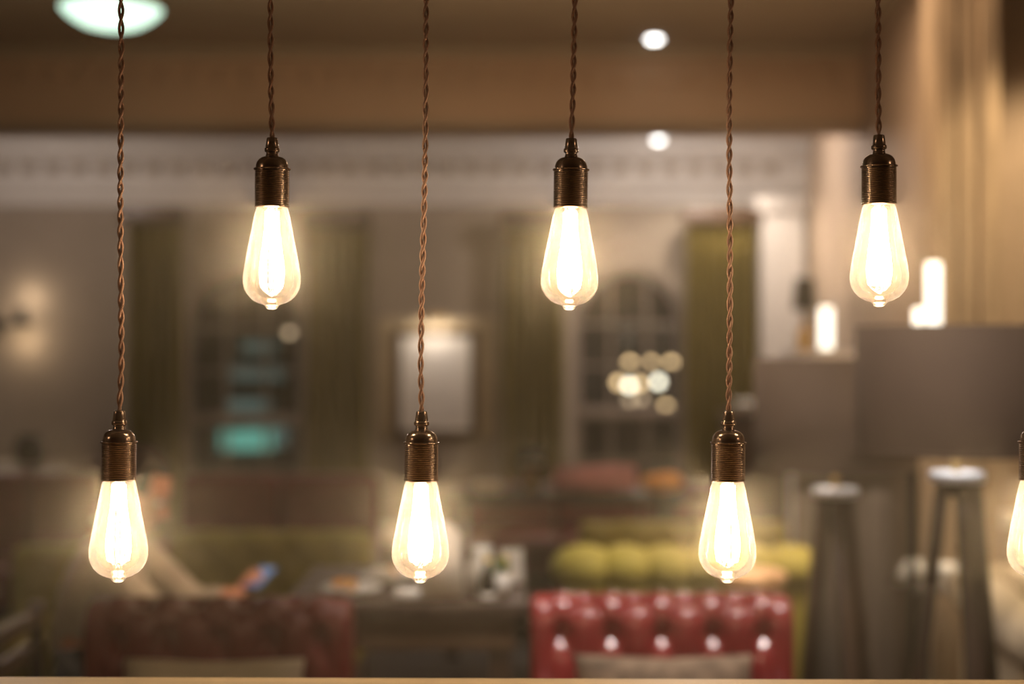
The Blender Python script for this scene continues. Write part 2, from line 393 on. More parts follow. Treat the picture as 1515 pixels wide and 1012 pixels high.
pendant(623, 710, 'lower pendant bulb hanging below the framed picture, above the white menu', math.radians(.5), 3.1)
pendant(844, 306.5, 'upper pendant bulb in the middle, left of the two small ceiling downlights', math.radians(.75), 4.4)
pendant(1077, 710, 'lower pendant bulb hanging over the bright red tufted chair', math.radians(.5), 5.2)
pendant(1300.5, 301.5, 'upper pendant bulb at right, above the brown drum lampshades', math.radians(-.1), 6.6)
pendant(1534, 709, 'pendant bulb at the right edge, half cut off by the picture edge', 0, 7.9)
# thin scattering sheet added to make the glow around the bulbs
hz = bmesh.new(); box(hz, -1.9, 1.9, DB - .02, DB + .02, 1.06, 2.94)
hm = bpy.data.materials.new('glow_haze'); hm.use_nodes = True; nt = hm.node_tree; nt.nodes.remove(nt.nodes['Principled BSDF'])
vs = nt.nodes.new('ShaderNodeVolumeScatter'); vs.inputs['Color'].default_value = (1, .86, .70, 1); vs.inputs['Density'].default_value = 1.4
vs.inputs['Anisotropy'].default_value = .0
nt.links.new(vs.outputs[0], nt.nodes['Material Output'].inputs['Volume'])
ho = obj('glow_haze', hz, hm, smooth=False); tag(ho, 'thin scattering sheet added to make the warm glow around the bare bulbs', 'glow_haze', kind='stuff')

# ------------------------------------------------------------------ pale wooden counter under the bulbs
ct = thing('wooden_counter', 'pale wooden counter top running under the row of bulbs', 'counter', (0, 1.74, 0), math.radians(-.75))
zt = 1.45 - 496.5 * 1.74 / F
obj('counter_top', bx(-2.2, 2.2, -.70, 0, zt - .04, zt, bev=.004), 'paleoak', ct)
obj('front_panel', bx(-2.15, 2.15, -.30, -.26, 0, zt - .04), 'darkwood', ct, False)
for k in range(5): obj('bracket', bx(-2 + k - .02, -2 + k + .02, -.56, -.30, zt - .2, zt - .04, bev=.004), 'darkwood', ct, False)

# ------------------------------------------------------------------ tufted upholstery
def tuft(u, v, cw, ch):
    a = u / cw + v / ch; c = u / cw - v / ch
    best = 9
    for n in (math.floor(a), math.floor(a) + 1):
        for m in (math.floor(c), math.floor(c) + 1):
            best = min(best, math.hypot(u - cw * (n + m) / 2, v - ch * (n - m) / 2))
    return .42 * (abs(math.sin(PI * a) * math.sin(PI * c))) ** .5 + .58 * (1 - math.exp(-(best / .026) ** 2))
def tufted_back(W_, z0, z1, T, cw, ch, D, voff, nu=90, nv=34, flat=.0):
    """back rest: front face (toward -y) and rolled top are tufted, rear plain; x across"""
    b = bmesh.new(); R = T / 2; Lf = z1 - R - z0; La = PI * R; path = []
    for j in range(nv + 1):
        s = (Lf + La) * j / nv
        if s <= Lf: path.append((0 - R, z0 + s, 0, -1, 0, s))
        else:
            a = (s - Lf) / R; path.append((-R * math.cos(a), z1 - R + R * math.sin(a), 0, -math.cos(a), math.sin(a), s))
    rows = []
    for (y, z, _, ny, nz, s) in path:
        row = []
        for i in range(nu + 1):
            u = -W_ / 2 + W_ * i / nu
            e = min(1, (W_ / 2 - abs(u)) / .03); e = math.sqrt(max(0, 1 - (1 - e) ** 2))
            fade = min(1, max(0, (Lf + La * .55 - s) / (.04))) ; edge = min(1, max(0, (W_ / 2 - flat - abs(u)) / .02))
            h = D * (tuft(u, s - voff, cw, ch) * fade * edge + (1 - fade * edge) * .75) - D
            row.append(b.verts.new((u, (y + ny * h) * (.6 + .4 * e) , z + nz * h - (1 - e) * .02 * (1 if s > Lf else 0))))
        rows.append(row)
    rows.append([b.verts.new((v.co.x, R, z0)) for v in rows[-1]])
    for r0, r1 in zip(rows, rows[1:]):
        for i in range(nu): b.faces.new((r0[i], r0[i + 1], r1[i + 1], r1[i]))
    for e_ in (0, nu): b.faces.new([r[e_] for r in rows])
    b.faces.new([v for v in rows[0]] + [v for v in rows[-1]][::-1])
    bmesh.ops.recalc_face_normals(b, faces=b.faces[:])
    btn = []
    kmax = int(W_ / cw) + 2
    for i in range(-2 * kmax, 2 * kmax + 1):
        for j in range(-12, 13):
            if (i + j) % 2: continue
            u = i * cw / 2; s = voff + j * ch / 2
            if abs(u) < W_ / 2 - flat - .03 and .02 < s < Lf + La * .35:
                if s <= Lf: btn.append((u, -R + D * .8, z0 + s))
                else:
                    a = (s - Lf) / R; btn.append((u, -(R - D * .8) * math.cos(a), z1 - R + (R - D * .8) * math.sin(a)))
    return b, btn
btnmesh = {}
def button(p, m, parent, r=.011):
    if m not in btnmesh:
        b = bmesh.new(); ellipsoid(b, (0, 0, 0), (r, r * .6, r), 8); me = bpy.data.meshes.new('button'); b.to_mesh(me); b.free(); me.materials.append(M[m]); btnmesh[m] = me
    o = bpy.data.objects.new('button', btnmesh[m]); C.objects.link(o); o.parent = parent; o.location = p
def club_chair(name, label, loc, rz, m, ztop=.86):
    r = thing(name, label, 'armchair', loc, rz, 'red tufted chairs behind the counter')
    W_ = .655
    bk, bt = tufted_back(W_, .30, ztop, .17, .125, .24, .046, .432, nu=150, nv=60, flat=.045)
    bo = obj('backrest', bk, m, r)
    for p in bt:
        if p[2] > .45: button(p, m, bo)
    b = bx(-.27, .27, -.62, -.10, .30, .46, bev=.035); obj('seat', b, m, r)
    for s in (-1, 1):
        b = bmesh.new(); box(b, s * .30 - .045, s * .30 + .045, -.64, -.02, .22, .56, bev=.02)
        tube(b, [(s * .30, -.66, .56), (s * .30, -.02, .56)], .06, 16); obj('armrest', b, m, r)
    obj('seat_frame', bx(-.30, .30, -.62, .06, .16, .31, bev=.015), m, r)
    for sx in (-1, 1):
        for y in (-.58, .03):
            obj('leg', lathe([(0, 0), (.018, 0), (.024, .03), (.028, .12), (.032, .165), (0, .165)], 14), 'darkwood', r, loc=(sx * .26, y, 0))
    return r
cR = at(980, 877, 3.5); cL = at(318, 884, 3.45)
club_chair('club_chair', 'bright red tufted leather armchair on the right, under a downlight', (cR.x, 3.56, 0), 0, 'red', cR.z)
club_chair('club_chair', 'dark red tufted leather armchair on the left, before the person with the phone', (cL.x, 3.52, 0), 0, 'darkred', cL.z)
for c_, l_ in ((cR, 'woven cushion with red pattern leaning in the bright red chair'), (cL, 'plain beige cushion leaning in the dark red chair')):
    o = obj('cushion', pillow(.41, .268, .10), 'kilim' if c_ is cR else 'cream'); tag(o, l_, 'cushion', 'cushions in the red chairs')
    o.location = (c_.x - (.015 if c_ is cR else -.03), 3.27 if c_ is cR else 3.23, .458); o.rotation_euler = (math.radians(-16), 0, 0)

# green sofas
def green_sofa(name, label, loc, rz, W_, ztop, extra=0):
    r = thing(name, label, 'sofa', loc, rz, 'green tufted sofas')
    bk, bt = tufted_back(W_, .22, ztop, .17, .17, .2, .03, ztop - .40, nu=int(W_ * 75), nv=24)
    bo = obj('backrest', bk, 'green', r)
    for p in bt: button(p, 'green', bo)
    n = max(1, round(W_ / .2)); b = bmesh.new()
    for k in range(n):
        x = -W_ / 2 + W_ * (k + .5) / n; w2 = W_ / n / 2
        box(b, x - w2, x + w2, -.56, -.06, .24, .44, bev=.05)
    obj('seat', b, 'green', r)
    obj('seat_frame', bx(-W_ / 2 + .02, W_ / 2 - .02, -.54, .07, .10, .26, bev=.01), 'darkwood', r)
    for sx in (-1, 1):
        for y in (-.5, .02): obj('leg', lathe([(0, 0), (.02, 0), (.03, .1), (0, .1)], 12), 'darkwood', r, loc=(sx * (W_ / 2 - .08), y, 0))
    return r
def chan_sofa(name, label, loc, rz, W_, ztop):
    """sofa seen from behind: outside of the back built as vertical padded channels with a plump top roll"""
    r = thing(name, label, 'sofa', loc, rz, 'green tufted sofas')
    n = round(W_ / .14); cw = W_ / n
    bo = obj('backrest', bx(-W_ / 2 + .02, W_ / 2 - .02, -.06, .06, .12, ztop - .08, bev=.02), 'green', r)
    for k in range(n):
        x = -W_ / 2 + cw * (k + .5); b = bmesh.new()
        ellipsoid(b, (x, 0, ztop - .075), (cw * .85, .12, .085), 18); obj('top_roll', b, 'green', bo)
        b = bmesh.new(); box(b, x - cw * .48, x + cw * .48, -.095, -.04, .14, ztop - .12, bev=.022); obj('channel', b, 'green', bo)
    obj('seat', bx(-W_ / 2 + .02, W_ / 2 - .02, .05, .58, .24, .43, bev=.05), 'green', r)
    obj('seat_frame', bx(-W_ / 2 + .03, W_ / 2 - .03, -.05, .56, .10, .25, bev=.01), 'darkwood', r)
    for sx in (-1, 1):
        for y in (-.02, .5): obj('leg', lathe([(0, 0), (.02, 0), (.03, .1), (0, .1)], 12), 'darkwood', r, loc=(sx * (W_ / 2 - .08), y, 0))
    return r
p = at(1022, 816, 4.85); chan_sofa('green_sofa', 'lower bright green padded sofa behind the bright red chair', (p.x, 4.95, 0), 0, .86, p.z)
p = at(1015, 772, 6.2); green_sofa('green_sofa', 'pale green tufted sofa back seen above the nearer green sofa', (p.x, 6.3, 0), 0, .92, p.z)
p = at(395, 786, 5.6); green_sofa('green_sofa', 'dim green tufted sofa under the left arched window', (p.x, 5.7, 0), 0, .80, p.z)
p = at(95, 806, 5.3); green_sofa('green_sofa', 'dim green sofa at far left behind the person', (p.x, 5.38, 0), 0, .42, p.z)

# dark red banquette between the tables and the windows
def banquette(label, x0, x1, y, ztop):
    r = thing('banquette', label, 'banquette', ((x0 + x1) / 2, y, 0), 0, 'dark red banquettes'); W_ = x1 - x0; n = max(2, round(W_ / .55))
    for k in range(n):
        a = -W_ / 2 + W_ * k / n; c = a + W_ / n
        obj('back_panel', bx(a + .004, c - .004, -.08, .08, .40, ztop, bev=.03), 'darkred', r)
        obj('seat_panel', bx(a + .004, c - .004, -.55, -.07, .28, .46, bev=.03), 'darkred', r)
    obj('plinth', bx(-W_ / 2, W_ / 2, -.5, .08, 0, .4), 'darkwood', r, False)
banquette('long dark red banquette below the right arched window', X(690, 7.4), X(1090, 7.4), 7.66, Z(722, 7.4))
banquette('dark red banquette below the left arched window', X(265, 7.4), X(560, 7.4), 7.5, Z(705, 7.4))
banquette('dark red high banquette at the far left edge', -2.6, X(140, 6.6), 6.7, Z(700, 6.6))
r = thing('sideboard', 'low dark sideboard at far left below the wall light', 'cabinet', (-2.9, 8.2, 0))
zs = Z(692, 8.0)
obj('carcass', bx(-.9, .62, -.2, .25, .08, zs - .03, bev=.006), 'darkwood', r, False); obj('top', bx(-.93, .65, -.23, .27, zs - .03, zs, bev=.006), 'darkwood', r)
for k in range(3):
    d = obj('door', bx(-.87 + k * .5, -.40 + k * .5, -.22, -.2, .12, zs - .05, bev=.005), 'darkwood', r)
    obj('handle', bx(-.45 + k * .5, -.43 + k * .5, -.24, -.22, .33, .43, bev=.003), 'brass', d)
for sx in (-.85, .57):
    obj('foot', bx(sx - .03, sx + .03, -.15, .2, 0, .08), 'darkwood', r, False)
p = at(44, 690, 8.2)
o = obj('vase', lathe([(0, 0), (.05, 0), (.08, .02), (.095, .07), (.085, .12), (.06, .15), (.07, .17), (.065, .17), (.05, .155), (0, .15)], 28), 'black', loc=(p.x, 8.2, zs))
tag(o, 'squat dark vase standing on the low sideboard at far left', 'vase')

# ------------------------------------------------------------------ curtains on poles
def curtain(px0, px1, label, seed, top=322, y=9.95, bottom=.02):
    x0, x1 = X(px0, y), X(px1, y); zt = Z(top, y); b = bmesh.new(); n = 70; rows = []
    rnd = random.Random(seed); ph = rnd.random() * 6; f = round((x1 - x0) / .075)
    for j in range(9):
        z = zt - (zt - bottom) * j / 8; row = []
        for i in range(n + 1):
            u = i / n; row.append(b.verts.new((x0 + (x1 - x0) * u + .008 * math.sin(j + u * 9 + ph), y + .035 * math.sin(2 * PI * f * u + ph + .15 * j), z)))
        rows.append(row)
    for r0, r1 in zip(rows, rows[1:]):
        for i in range(n): b.faces.new((r0[i], r0[i + 1], r1[i + 1], r1[i]))
    bmesh.ops.solidify(b, geom=b.faces[:], thickness=.006)
    root = thing('curtain', label, 'curtain', ((x0 + x1) / 2, y, 0), 0, 'olive curtains')
    for v in b.verts: v.co -= Vector(((x0 + x1) / 2, y, 0))
    obj('drape', b, 'curtain', root)
    hd = bx((x0 - x1) / 2 - .02, (x1 - x0) / 2 + .02, -.05, .05, zt - .01, zt + .1, bev=.01); obj('heading', hd, 'darkwood' , root)
curtain(186, 270, 'olive curtain at the left side of the left arched window', 1, 328)
curtain(452, 546, 'brown-olive curtain between left window and framed picture', 2, 335)
curtain(744, 834, 'brown-olive curtain right of the framed picture', 3, 335)
curtain(1015, 1122, 'bright olive curtain between right arched window and white pilaster', 4, 330)

# framed picture with its picture lamp
p = thing('framed_picture', 'framed white print lit from above, between the curtains', 'picture', (X(643), FW, 0))
x = lambda px: X(px) - X(643)
obj('backing_panel', bx(x(560), x(732), -.03, -.002, Z(650), Z(470), bev=.008), mat('pale_gold_panel', (.40, .31, .19), .6), p)
fb = bmesh.new()
for a_ in ((x(582), x(594), Z(644), Z(488)), (x(696), x(708), Z(644), Z(488)), (x(582), x(708), Z(644), Z(636)), (x(582), x(708), Z(497), Z(488))):
    box(fb, a_[0], a_[1], -.06, -.03, a_[2], a_[3], bev=.006)
obj('frame', fb, 'darkwood', p, False)
obj('mount', bx(x(594), x(696), -.042, -.03, Z(636), Z(497)), 'paper', p, False)
obj('print', bx(x(606), x(684), -.046, -.042, Z(622), Z(512)), 'print', p, False)
b = bmesh.new(); tube(b, [(x(625), -.16, Z(470)), (x(665), -.16, Z(470))], .02, 12); tube(b, [(x(645), -.16, Z(470)), (x(645), -.1, Z(464)), (x(645), -.03, Z(476))], .008, 8)
obj('picture_lamp', b, 'brass', p)
lamp('AREA', 'picture_lamp_beam', (X(645), FW - .18, Z(474)), 2.4, (1, .88, .74), .12, (X(645), FW - .02, Z(530)))
# wall light at far left
p = thing('wall_light', 'dark wall light glowing on the wall at the far left edge', 'wall light', (X(15), FW, Z(480)))
b = bmesh.new(); tube(b, [(-.22, -.12, 0), (.19, -.12, 0)], .016, 10); obj('arm', b, 'black', p)
b = bmesh.new(); tube(b, [(-.1, -.12, 0), (-.1, -.01, -.02)], .012, 8); obj('bracket', b, 'black', p)
obj('back_plate', bx(-.14, -.06, -.015, 0, -.08, .06, bev=.005), 'black', p)
for xx in (-.2, .12): obj('shade', lathe([(.055, 0), (.05, .02), (.028, .10), (.024, .10), (.045, .02), (.05, 0)], 20), 'black', p, loc=(xx, -.12, .01))
lamp('POINT', 'wall_light_glow', (X(47), FW - .13, Z(440)), 1.5, (1, .78, .55), .03)
lamp('POINT', 'wall_light_glow', (X(42), FW - .14, Z(505)), 1.7, (1, .76, .5), .03)

# ------------------------------------------------------------------ ceiling fittings
p = at(165, 44, 5.9)
r = thing('ceiling_bowl_light', 'large glowing greenish white glass bowl light on the ceiling', 'ceiling light', (p.x, 5.9, 0))
obj('glass_bowl', lathe([(0, p.z), (.06, p.z + .004), (.12, p.z + .02), (.16, p.z + .042), (.19, p.z + .066), (.205, p.z + .083), (.206, p.z + .09), (.20, p.z + .09)], 40), 'bowl', r)
obj('rim', lathe([(.207, p.z + .086), (.214, p.z + .09), (.214, p.z + .10), (.19, p.z + .10)], 40), 'brass', r)
b = bmesh.new()
for k in range(3): tube(b, [(.2 * math.cos(k * 2.09), .2 * math.sin(k * 2.09), p.z + .115), (.03 * math.cos(k * 2.09), .03 * math.sin(k * 2.09), 2.99)], .006, 6)
obj('hanger', b, 'brass', r); obj('ceiling_rose', lathe([(0, 2.965), (.06, 2.97), (.07, 2.999), (0, 3.0)], 20), 'brass', r)
for (px, py, zc_, lb) in ((968, 55, 3.0, 'small round downlight in the ceiling before the beam'), (974, 205, 2.85, 'small round downlight in the far ceiling beyond the beam')):
    d = (zc_ - H) * F / (506 - py); xx = (px - 757.5) * d / F
    r = thing('downlight', lb, 'ceiling light', (xx, d, zc_), 0, 'recessed downlights')
    obj('bezel', lathe([(.036, -.001), (.036, -.008), (.052, -.008), (.055, -.001)], 24), 'chrome', r)
    b = bmesh.new(); ellipsoid(b, (0, 0, -.012), (.036, .036, .014), 14); obj('lens', b, 'spot', r)

# ------------------------------------------------------------------ tripod lamps with drum shades
def tripod_lamp(label, px, d, py_top, py_bot, halfpx, plate_py, legs, lit):
    c = at(px, 506, d); r = thing('tripod_floor_lamp', label, 'floor lamp', (c.x, d, 0), 0, 'tripod floor lamps with brown drum shades')
    R = halfpx * d / F; zt, zb = Z(py_top, d - R * .0), Z(py_bot, d); pz = Z(plate_py, d)
    sh = obj('lamp_shade', lathe([(R, zb), (R, zt), (R - .004, zt), (R - .004, zb), (R, zb)], 64), 'shade', r)
    obj('trim_band', lathe([(R + .001, zb), (R + .0025, zb), (R + .0025, zb + .012), (R + .001, zb + .012)], 64), 'shade', sh)
    b = bmesh.new()
    for k in range(3): tube(b, [(0, 0, zt - .03), ((R - .004) * math.cos(k * 2.09), (R - .004) * math.sin(k * 2.09), zt - .012)], .003, 6)
    obj('spider', b, 'black', sh)
    b = bmesh.new(); lathe([(0, pz), (.011, pz), (.011, zb + .08), (.02, zb + .085), (.02, zb + .15), (.004, zb + .155), (.004, zt - .03), (0, zt - .03)], 16, b); obj('stem', b, 'brass', r)
    b = bmesh.new(); ellipsoid(b, (0, 0, zb + .18), (.03, .03, .042), 14); obj('light_bulb', b, 'china' , r)
    rp = .065; obj('top_plate', lathe([(0, pz - .014), (rp, pz - .014), (rp + .003, pz - .01), (rp + .003, pz + .006), (rp, pz + .01), (0, pz + .01)], 36), 'chrome', r)
    for (x0, y0, x1, y1) in legs:
        b = bmesh.new(); beam_between(b, (x0, y0, pz - .02), (x1, y1, .0), .046, .03); obj('leg', b, 'midwood', r)
    obj('hub', lathe([(0, pz - .05), (.03, pz - .05), (.03, pz - .014), (0, pz - .014)], 16), 'black', r)
    if lit: lamp('POINT', 'floor_lamp_bulb', (c.x, d, zb + .10), lit, (1, .90, .78), .03)
tripod_lamp('nearer tripod floor lamp with big brown drum shade at right edge', 1415, 3.6, 482, 668, 146, 704,
            [(-.034, 0, -.165, .02), (.014, -.02, .02, -.20), (.042, .012, .165, .10)], 6)
tripod_lamp('farther tripod floor lamp, brown drum shade left of the nearer one', 1236, 4.3, 531, 692, 119, 727,
            [(-.034, 0, -.10, .10), (.0, -.02, .03, -.22), (.034, .012, .15, .10)], .35)

# grey panelled screen and dark post behind the lamps
r = thing('panelled_screen', 'grey-brown painted panelled screen behind the farther tripod lamp', 'screen', (X(1270, 4.9), 5.1, 0))
zs = Z(690, 4.9); wd = (X(1345, 4.9) - X(1196, 4.9)) / 2 + .0
obj('board', bx(-wd, wd, 0, .03, .0, zs), 'grey', r, False)
for k in range(3):
    a = -wd + 2 * wd * k / 3; obj('panel', bx(a + .025, a + 2 * wd / 3 - .025, -.012, .0, .15, zs - .1, bev=.008), 'grey', r)
obj('rail', bx(-wd, wd, -.02, .0, zs - .06, zs, bev=.004), 'grey', r)
SZ = Z(522, 4.45); p = at(1366, 506, 4.45); r = thing('candle_stand', 'tall thin dark stand hidden behind the nearer lampshade, only its post showing', 'stand', (p.x, 4.45, 0))
obj('post', bx(-.045, -.021, -.012, .012, .02, SZ - .01, bev=.003), 'black', r); obj('foot', lathe([(0, 0), (.10, 0), (.10, .01), (.03, .02), (0, .02)], 24), 'black', r)
obj('tray', lathe([(0, SZ - .012), (.066, SZ - .012), (.07, SZ), (0, SZ)], 28), 'black', r)

# mantel shelf on the right wall with candles and a small dark-shaded lamp
mz = Z(522, 6.4)
wdir = Vector((.52, 5.3)).normalized()
def onwall(y, off): t = (y - 5.0) / wdir.y; return Vector((1.60 + wdir.x * t - off * wdir.y, y + off * wdir.x, 0))
r = thing('fireplace', 'pale fireplace surround and mantel shelf on the right wall', 'fireplace')
a = onwall(6.1, .0); r.location = (a.x, a.y, 0); r.rotation_euler = (0, 0, math.atan2(wdir.y, wdir.x))
obj('mantel_shelf', bx(-.30, 1.35, .0, .42, mz - .05, mz, bev=.008), 'white', r)
for xx in (-.2, 1.05): obj('upright', bx(xx, xx + .2, .0, .26, 0, mz - .05, bev=.008), 'grey', r)
obj('lintel', bx(.0, 1.05, .0, .22, mz - .3, mz - .05, bev=.006), 'grey', r); obj('hearth_back', bx(0, 1.05, .002, .03, 0, mz - .3), 'black', r, False)
def candle(px, py, d, rad, top, label, mz=mz):
    p = at(px, py, d); r = thing('pillar_candle', label, 'candle', (p.x, d, mz), 0, 'glowing candles on the mantel shelf'); h = Z(top, d) - mz
    obj('wax', lathe([(0, .012), (rad, .012), (rad, h - .01), (rad * .85, h), (0, h - .006)], 20), 'candle', r)
    obj('dish', lathe([(0, 0), (rad * 1.5, 0), (rad * 2.1, .014), (rad * 2.0, .018), (rad * 1.4, .011), (0, .011)], 24), 'china', r)
    b = bmesh.new(); tube(b, [(0, 0, h - .008), (.001, 0, h + .012)], .0018, 5); obj('wick', b, 'black', r)
candle(1222, 520, 6.75, .030, 455, 'lit white candle on the mantel, left of the nearer lampshade')
candle(1381, 520, 4.45, .024, 388, 'tall lit white candle behind the nearer lampshade top', SZ)
candle(1358, 520, 4.47, .014, 456, 'short lit candle stump just left of the tall candle', SZ)
p = at(1190, 520, 7.15)
r = thing('table_lamp', 'small lamp with dark shade and brass foot on the mantel', 'lamp', (p.x, 7.15, mz))
obj('foot', lathe([(0, 0), (.05, 0), (.052, .01), (.03, .03), (.042, .06), (.04, .09), (.015, .12), (.01, .20), (0, .20)], 24), 'brass', r)
obj('shade', lathe([(.062, .21), (.048, .37), (.045, .37), (.059, .21), (.062, .21)], 32), 'black', r)
# small white dish on a dark cabinet by the pilaster
r = thing('side_cabinet', 'dark side cabinet in front of the white pilaster', 'cabinet', (X(1125, 8.6), 8.75, 0)); zs = Z(613, 8.6)
obj('body', bx(-.19, .17, -.15, .25, 0, zs - .02, bev=.005), 'darkwood', r, False); obj('top', bx(-.2, .18, -.17, .27, zs - .02, zs, bev=.004), 'darkwood', r)
d = obj('door', bx(-.17, .15, -.165, -.15, .06, zs - .06, bev=.004), 'darkwood', r); obj('knob', lathe([(0, 0), (.01, .004), (0, .014)], 10), 'brass', d, loc=(.1, -.17, .5))
p = at(1107, 613, 8.7)
o = obj('bowl', lathe([(0, 0), (.04, 0), (.07, .03), (.095, .075), (.09, .075), (.065, .035), (0, .012)], 28), 'china', loc=(p.x, 8.72, zs)); tag(o, 'white bowl on the dark side cabinet left of the lampshades', 'bowl')

# cream armchair at the lower right
r = thing('cream_armchair', 'cream upholstered armchair behind the tripod legs at right edge', 'armchair', (1.86, 4.2, 0))
for s in (-1, 1):
    b = bmesh.new(); box(b, s * .38 - .06, s * .38 + .06, -.38, .30, .10, .58, bev=.02); tube(b, [(s * .38, -.40, .60), (s * .38, .1, .62), (s * .38, .34, .66)], .085, 18); obj('armrest', b, 'cream', r)
obj('seat', bx(-.32, .32, -.38, .24, .12, .46, bev=.04), 'cream', r); obj('backrest', bx(-.42, .42, .22, .42, .12, .74, bev=.07), 'cream', r)
for sx in (-1, 1):
    for y in (-.33, .33): obj('leg', lathe([(0, 0), (.016, 0), (.026, .12), (0, .12)], 12), 'darkwood', r, loc=(sx * .36, y, 0))
p = at(1398, 862, 4.55)
r = thing('side_table', 'small round side table behind the legs of the nearer tripod lamp', 'table', (X(1368, 4.68), 4.68, 0)); zs = Z(864, 4.66)
obj('table_top', lathe([(0, zs - .02), (.098, zs - .02), (.102, zs - .01), (.098, zs), (0, zs)], 32), 'grey', r)
obj('pedestal', lathe([(.10, 0), (.10, .015), (.02, .03), (.016, zs - .02), (0, zs - .02)], 20), 'black', r)
for px, lb in ((1340, 'white folded napkin at the left end of the small side table'), (1399, 'white cup between the legs of the nearer tripod lamp')):
    q = at(px, 864, 4.66)
    if px == 1340:
        b = bmesh.new(); prism(b, [(-.055, .0), (.045, .0), (.045, .05), (.03, .09), (.0, .075)], -.04, .04); bmesh.ops.bevel(b, geom=b.edges[:], offset=.006, segments=2, affect='EDGES')
        o = obj('napkin', b, 'china', loc=(q.x + .01, 4.66, zs)); tag(o, lb, 'napkin')
    else:
        r = thing('cup', lb, 'cup', (q.x, 4.66, zs))
        obj('cup_body', lathe([(0, 0), (.022, 0), (.032, .02), (.04, .065), (.037, .065), (.028, .02), (0, .008)], 24), 'china', r)
        b = bmesh.new(); tube(b, [(.034, 0, .05), (.055, 0, .045), (.052, 0, .025), (.032, 0, .02)], .004, 6); obj('handle', b, 'china', r)

# ------------------------------------------------------------------ near dining table and what stands on it
tx0, tx1 = X(422, 3.9), X(778, 3.86)
r = thing('dining_table', 'dark wooden dining table between the two red chairs', 'table', ((tx0 + tx1) / 2, 4.15, 0)); hw = (tx1 - tx0) / 2; TZ = .745
n = 5
for k in range(n):
    a = -.33 + .66 * k / n; obj('plank', bx(-hw, hw, a + .001, a + .66 / n - .001, TZ - .035, TZ - random.random() * .001, bev=.003), 'midwood', r)
obj('apron', bx(-hw + .03, hw - .03, -.30, .30, TZ - .13, TZ - .035, bev=.004), mat('brown_table_apron', (.12, .065, .03), .5), r, False)
for sx in (-1, 1):
    for sy in (-1, 1): obj('leg', bx(sx * (hw - .07) - .03, sx * (hw - .07) + .03, sy * .26 - .03, sy * .26 + .03, 0, TZ - .035, bev=.005), 'darkwood', r)
def on(px, y): return Vector(((px - 757.5) * y / F, y, TZ + .0005))
o = obj('menu_card', (lambda b: (prism(b, [(-.06, 0), (.066, 0), (.06, .17), (.035, .205), (-.045, .20)], -.03, .03), b)[1])(bmesh.new()), 'paper', loc=on(650, 3.93)); tag(o, 'tall white card menu standing behind the lower middle bulb', 'menu'); o.rotation_euler = (0, 0, .2)
for v in o.data.vertices:
    v.co.y *= (1 - v.co.z / .24)
r = thing('menu_stand', 'white card leaning in a dark stand at right end of table', 'menu', on(757, 4.12), .15)
obj('card', bx(-.032, .032, -.004, .004, .008, .105), 'paper', r, False); obj('foot', bx(-.035, .035, -.025, .025, 0, .01, bev=.002), 'darkwood', r)
r = thing('milk_jug', 'white china jug beside the white menu card', 'jug', on(712, 3.99), PI / 2)
obj('jug_body', lathe([(0, 0), (.028, 0), (.04, .03), (.042, .07), (.03, .105), (.028, .12), (.034, .13), (.03, .13), (.025, .12), (.026, .105), (0, .1)], 28), 'china', r)
b = bmesh.new(); tube(b, [(-.03, 0, .11), (-.065, 0, .095), (-.062, 0, .05), (-.038, 0, .04)], .005, 8); obj('handle', b, 'china', r)
r = thing('sauce_bottle', 'small dark bottle with pale label right of the jug', 'bottle', on(721, 3.88))
obj('bottle_body', lathe([(0, 0), (.021, 0), (.022, .06), (.010, .085), (.010, .105), (0, .105)], 20), 'black', r); obj('label_band', lathe([(.0225, .006), (.0225, .022), (.0215, .022)], 20), 'paper', r); obj('bottle_cap', lathe([(.011, .104), (.011, .117), (0, .117)], 14), 'yellow', r)
r = thing('flower_pot', 'small white pot with green and yellow sprig on the table', 'plant', on(742, 3.93))
obj('pot', lathe([(0, 0), (.022, 0), (.030, .065), (.027, .065), (.02, .01), (0, .01)], 20), 'china', r)
for k in range(9):
    a = k * 2.4; b = bmesh.new(); ellipsoid(b, (.016 * math.cos(a), .016 * math.sin(a), .075 + .008 * (k % 4)), (.011, .007, .014), 8); obj('leaf' if k % 3 else 'blossom', b, 'leaf' if k % 3 else 'yellow', r)
def food(px, y, label, cols, rr=.085):
    r = thing('plate_of_food', label, 'plate', on(px, y), 0, 'plates on the dining table')
    obj('plate', lathe([(0, 0), (rr * .6, 0), (rr, .014), (rr, .018), (rr * .6, .006), (0, .006)], 30), 'china', r)
    rn = random.Random(px)
    for k in range(7):
        a = rn.random() * 6.28; q = rn.random() * rr * .5; b = bmesh.new(); ellipsoid(b, (q * math.cos(a), q * math.sin(a), .018 + rn.random() * .01), (.016, .013, .012), 8); obj('morsel', b, cols[k % len(cols)], r)
food(520, 4.0, 'white plate of orange and green food left of the bulb', ['orange', 'leaf', 'tan'])
food(574, 4.22, 'white plate of pale food nearer the white menu card', ['froth', 'orange', 'china'])
o = obj('napkin', bx(-.035, .035, -.03, .03, 0, .03, bev=.012), 'china', loc=on(603, 3.9)); tag(o, 'crumpled white napkin left of the tall menu card', 'napkin')

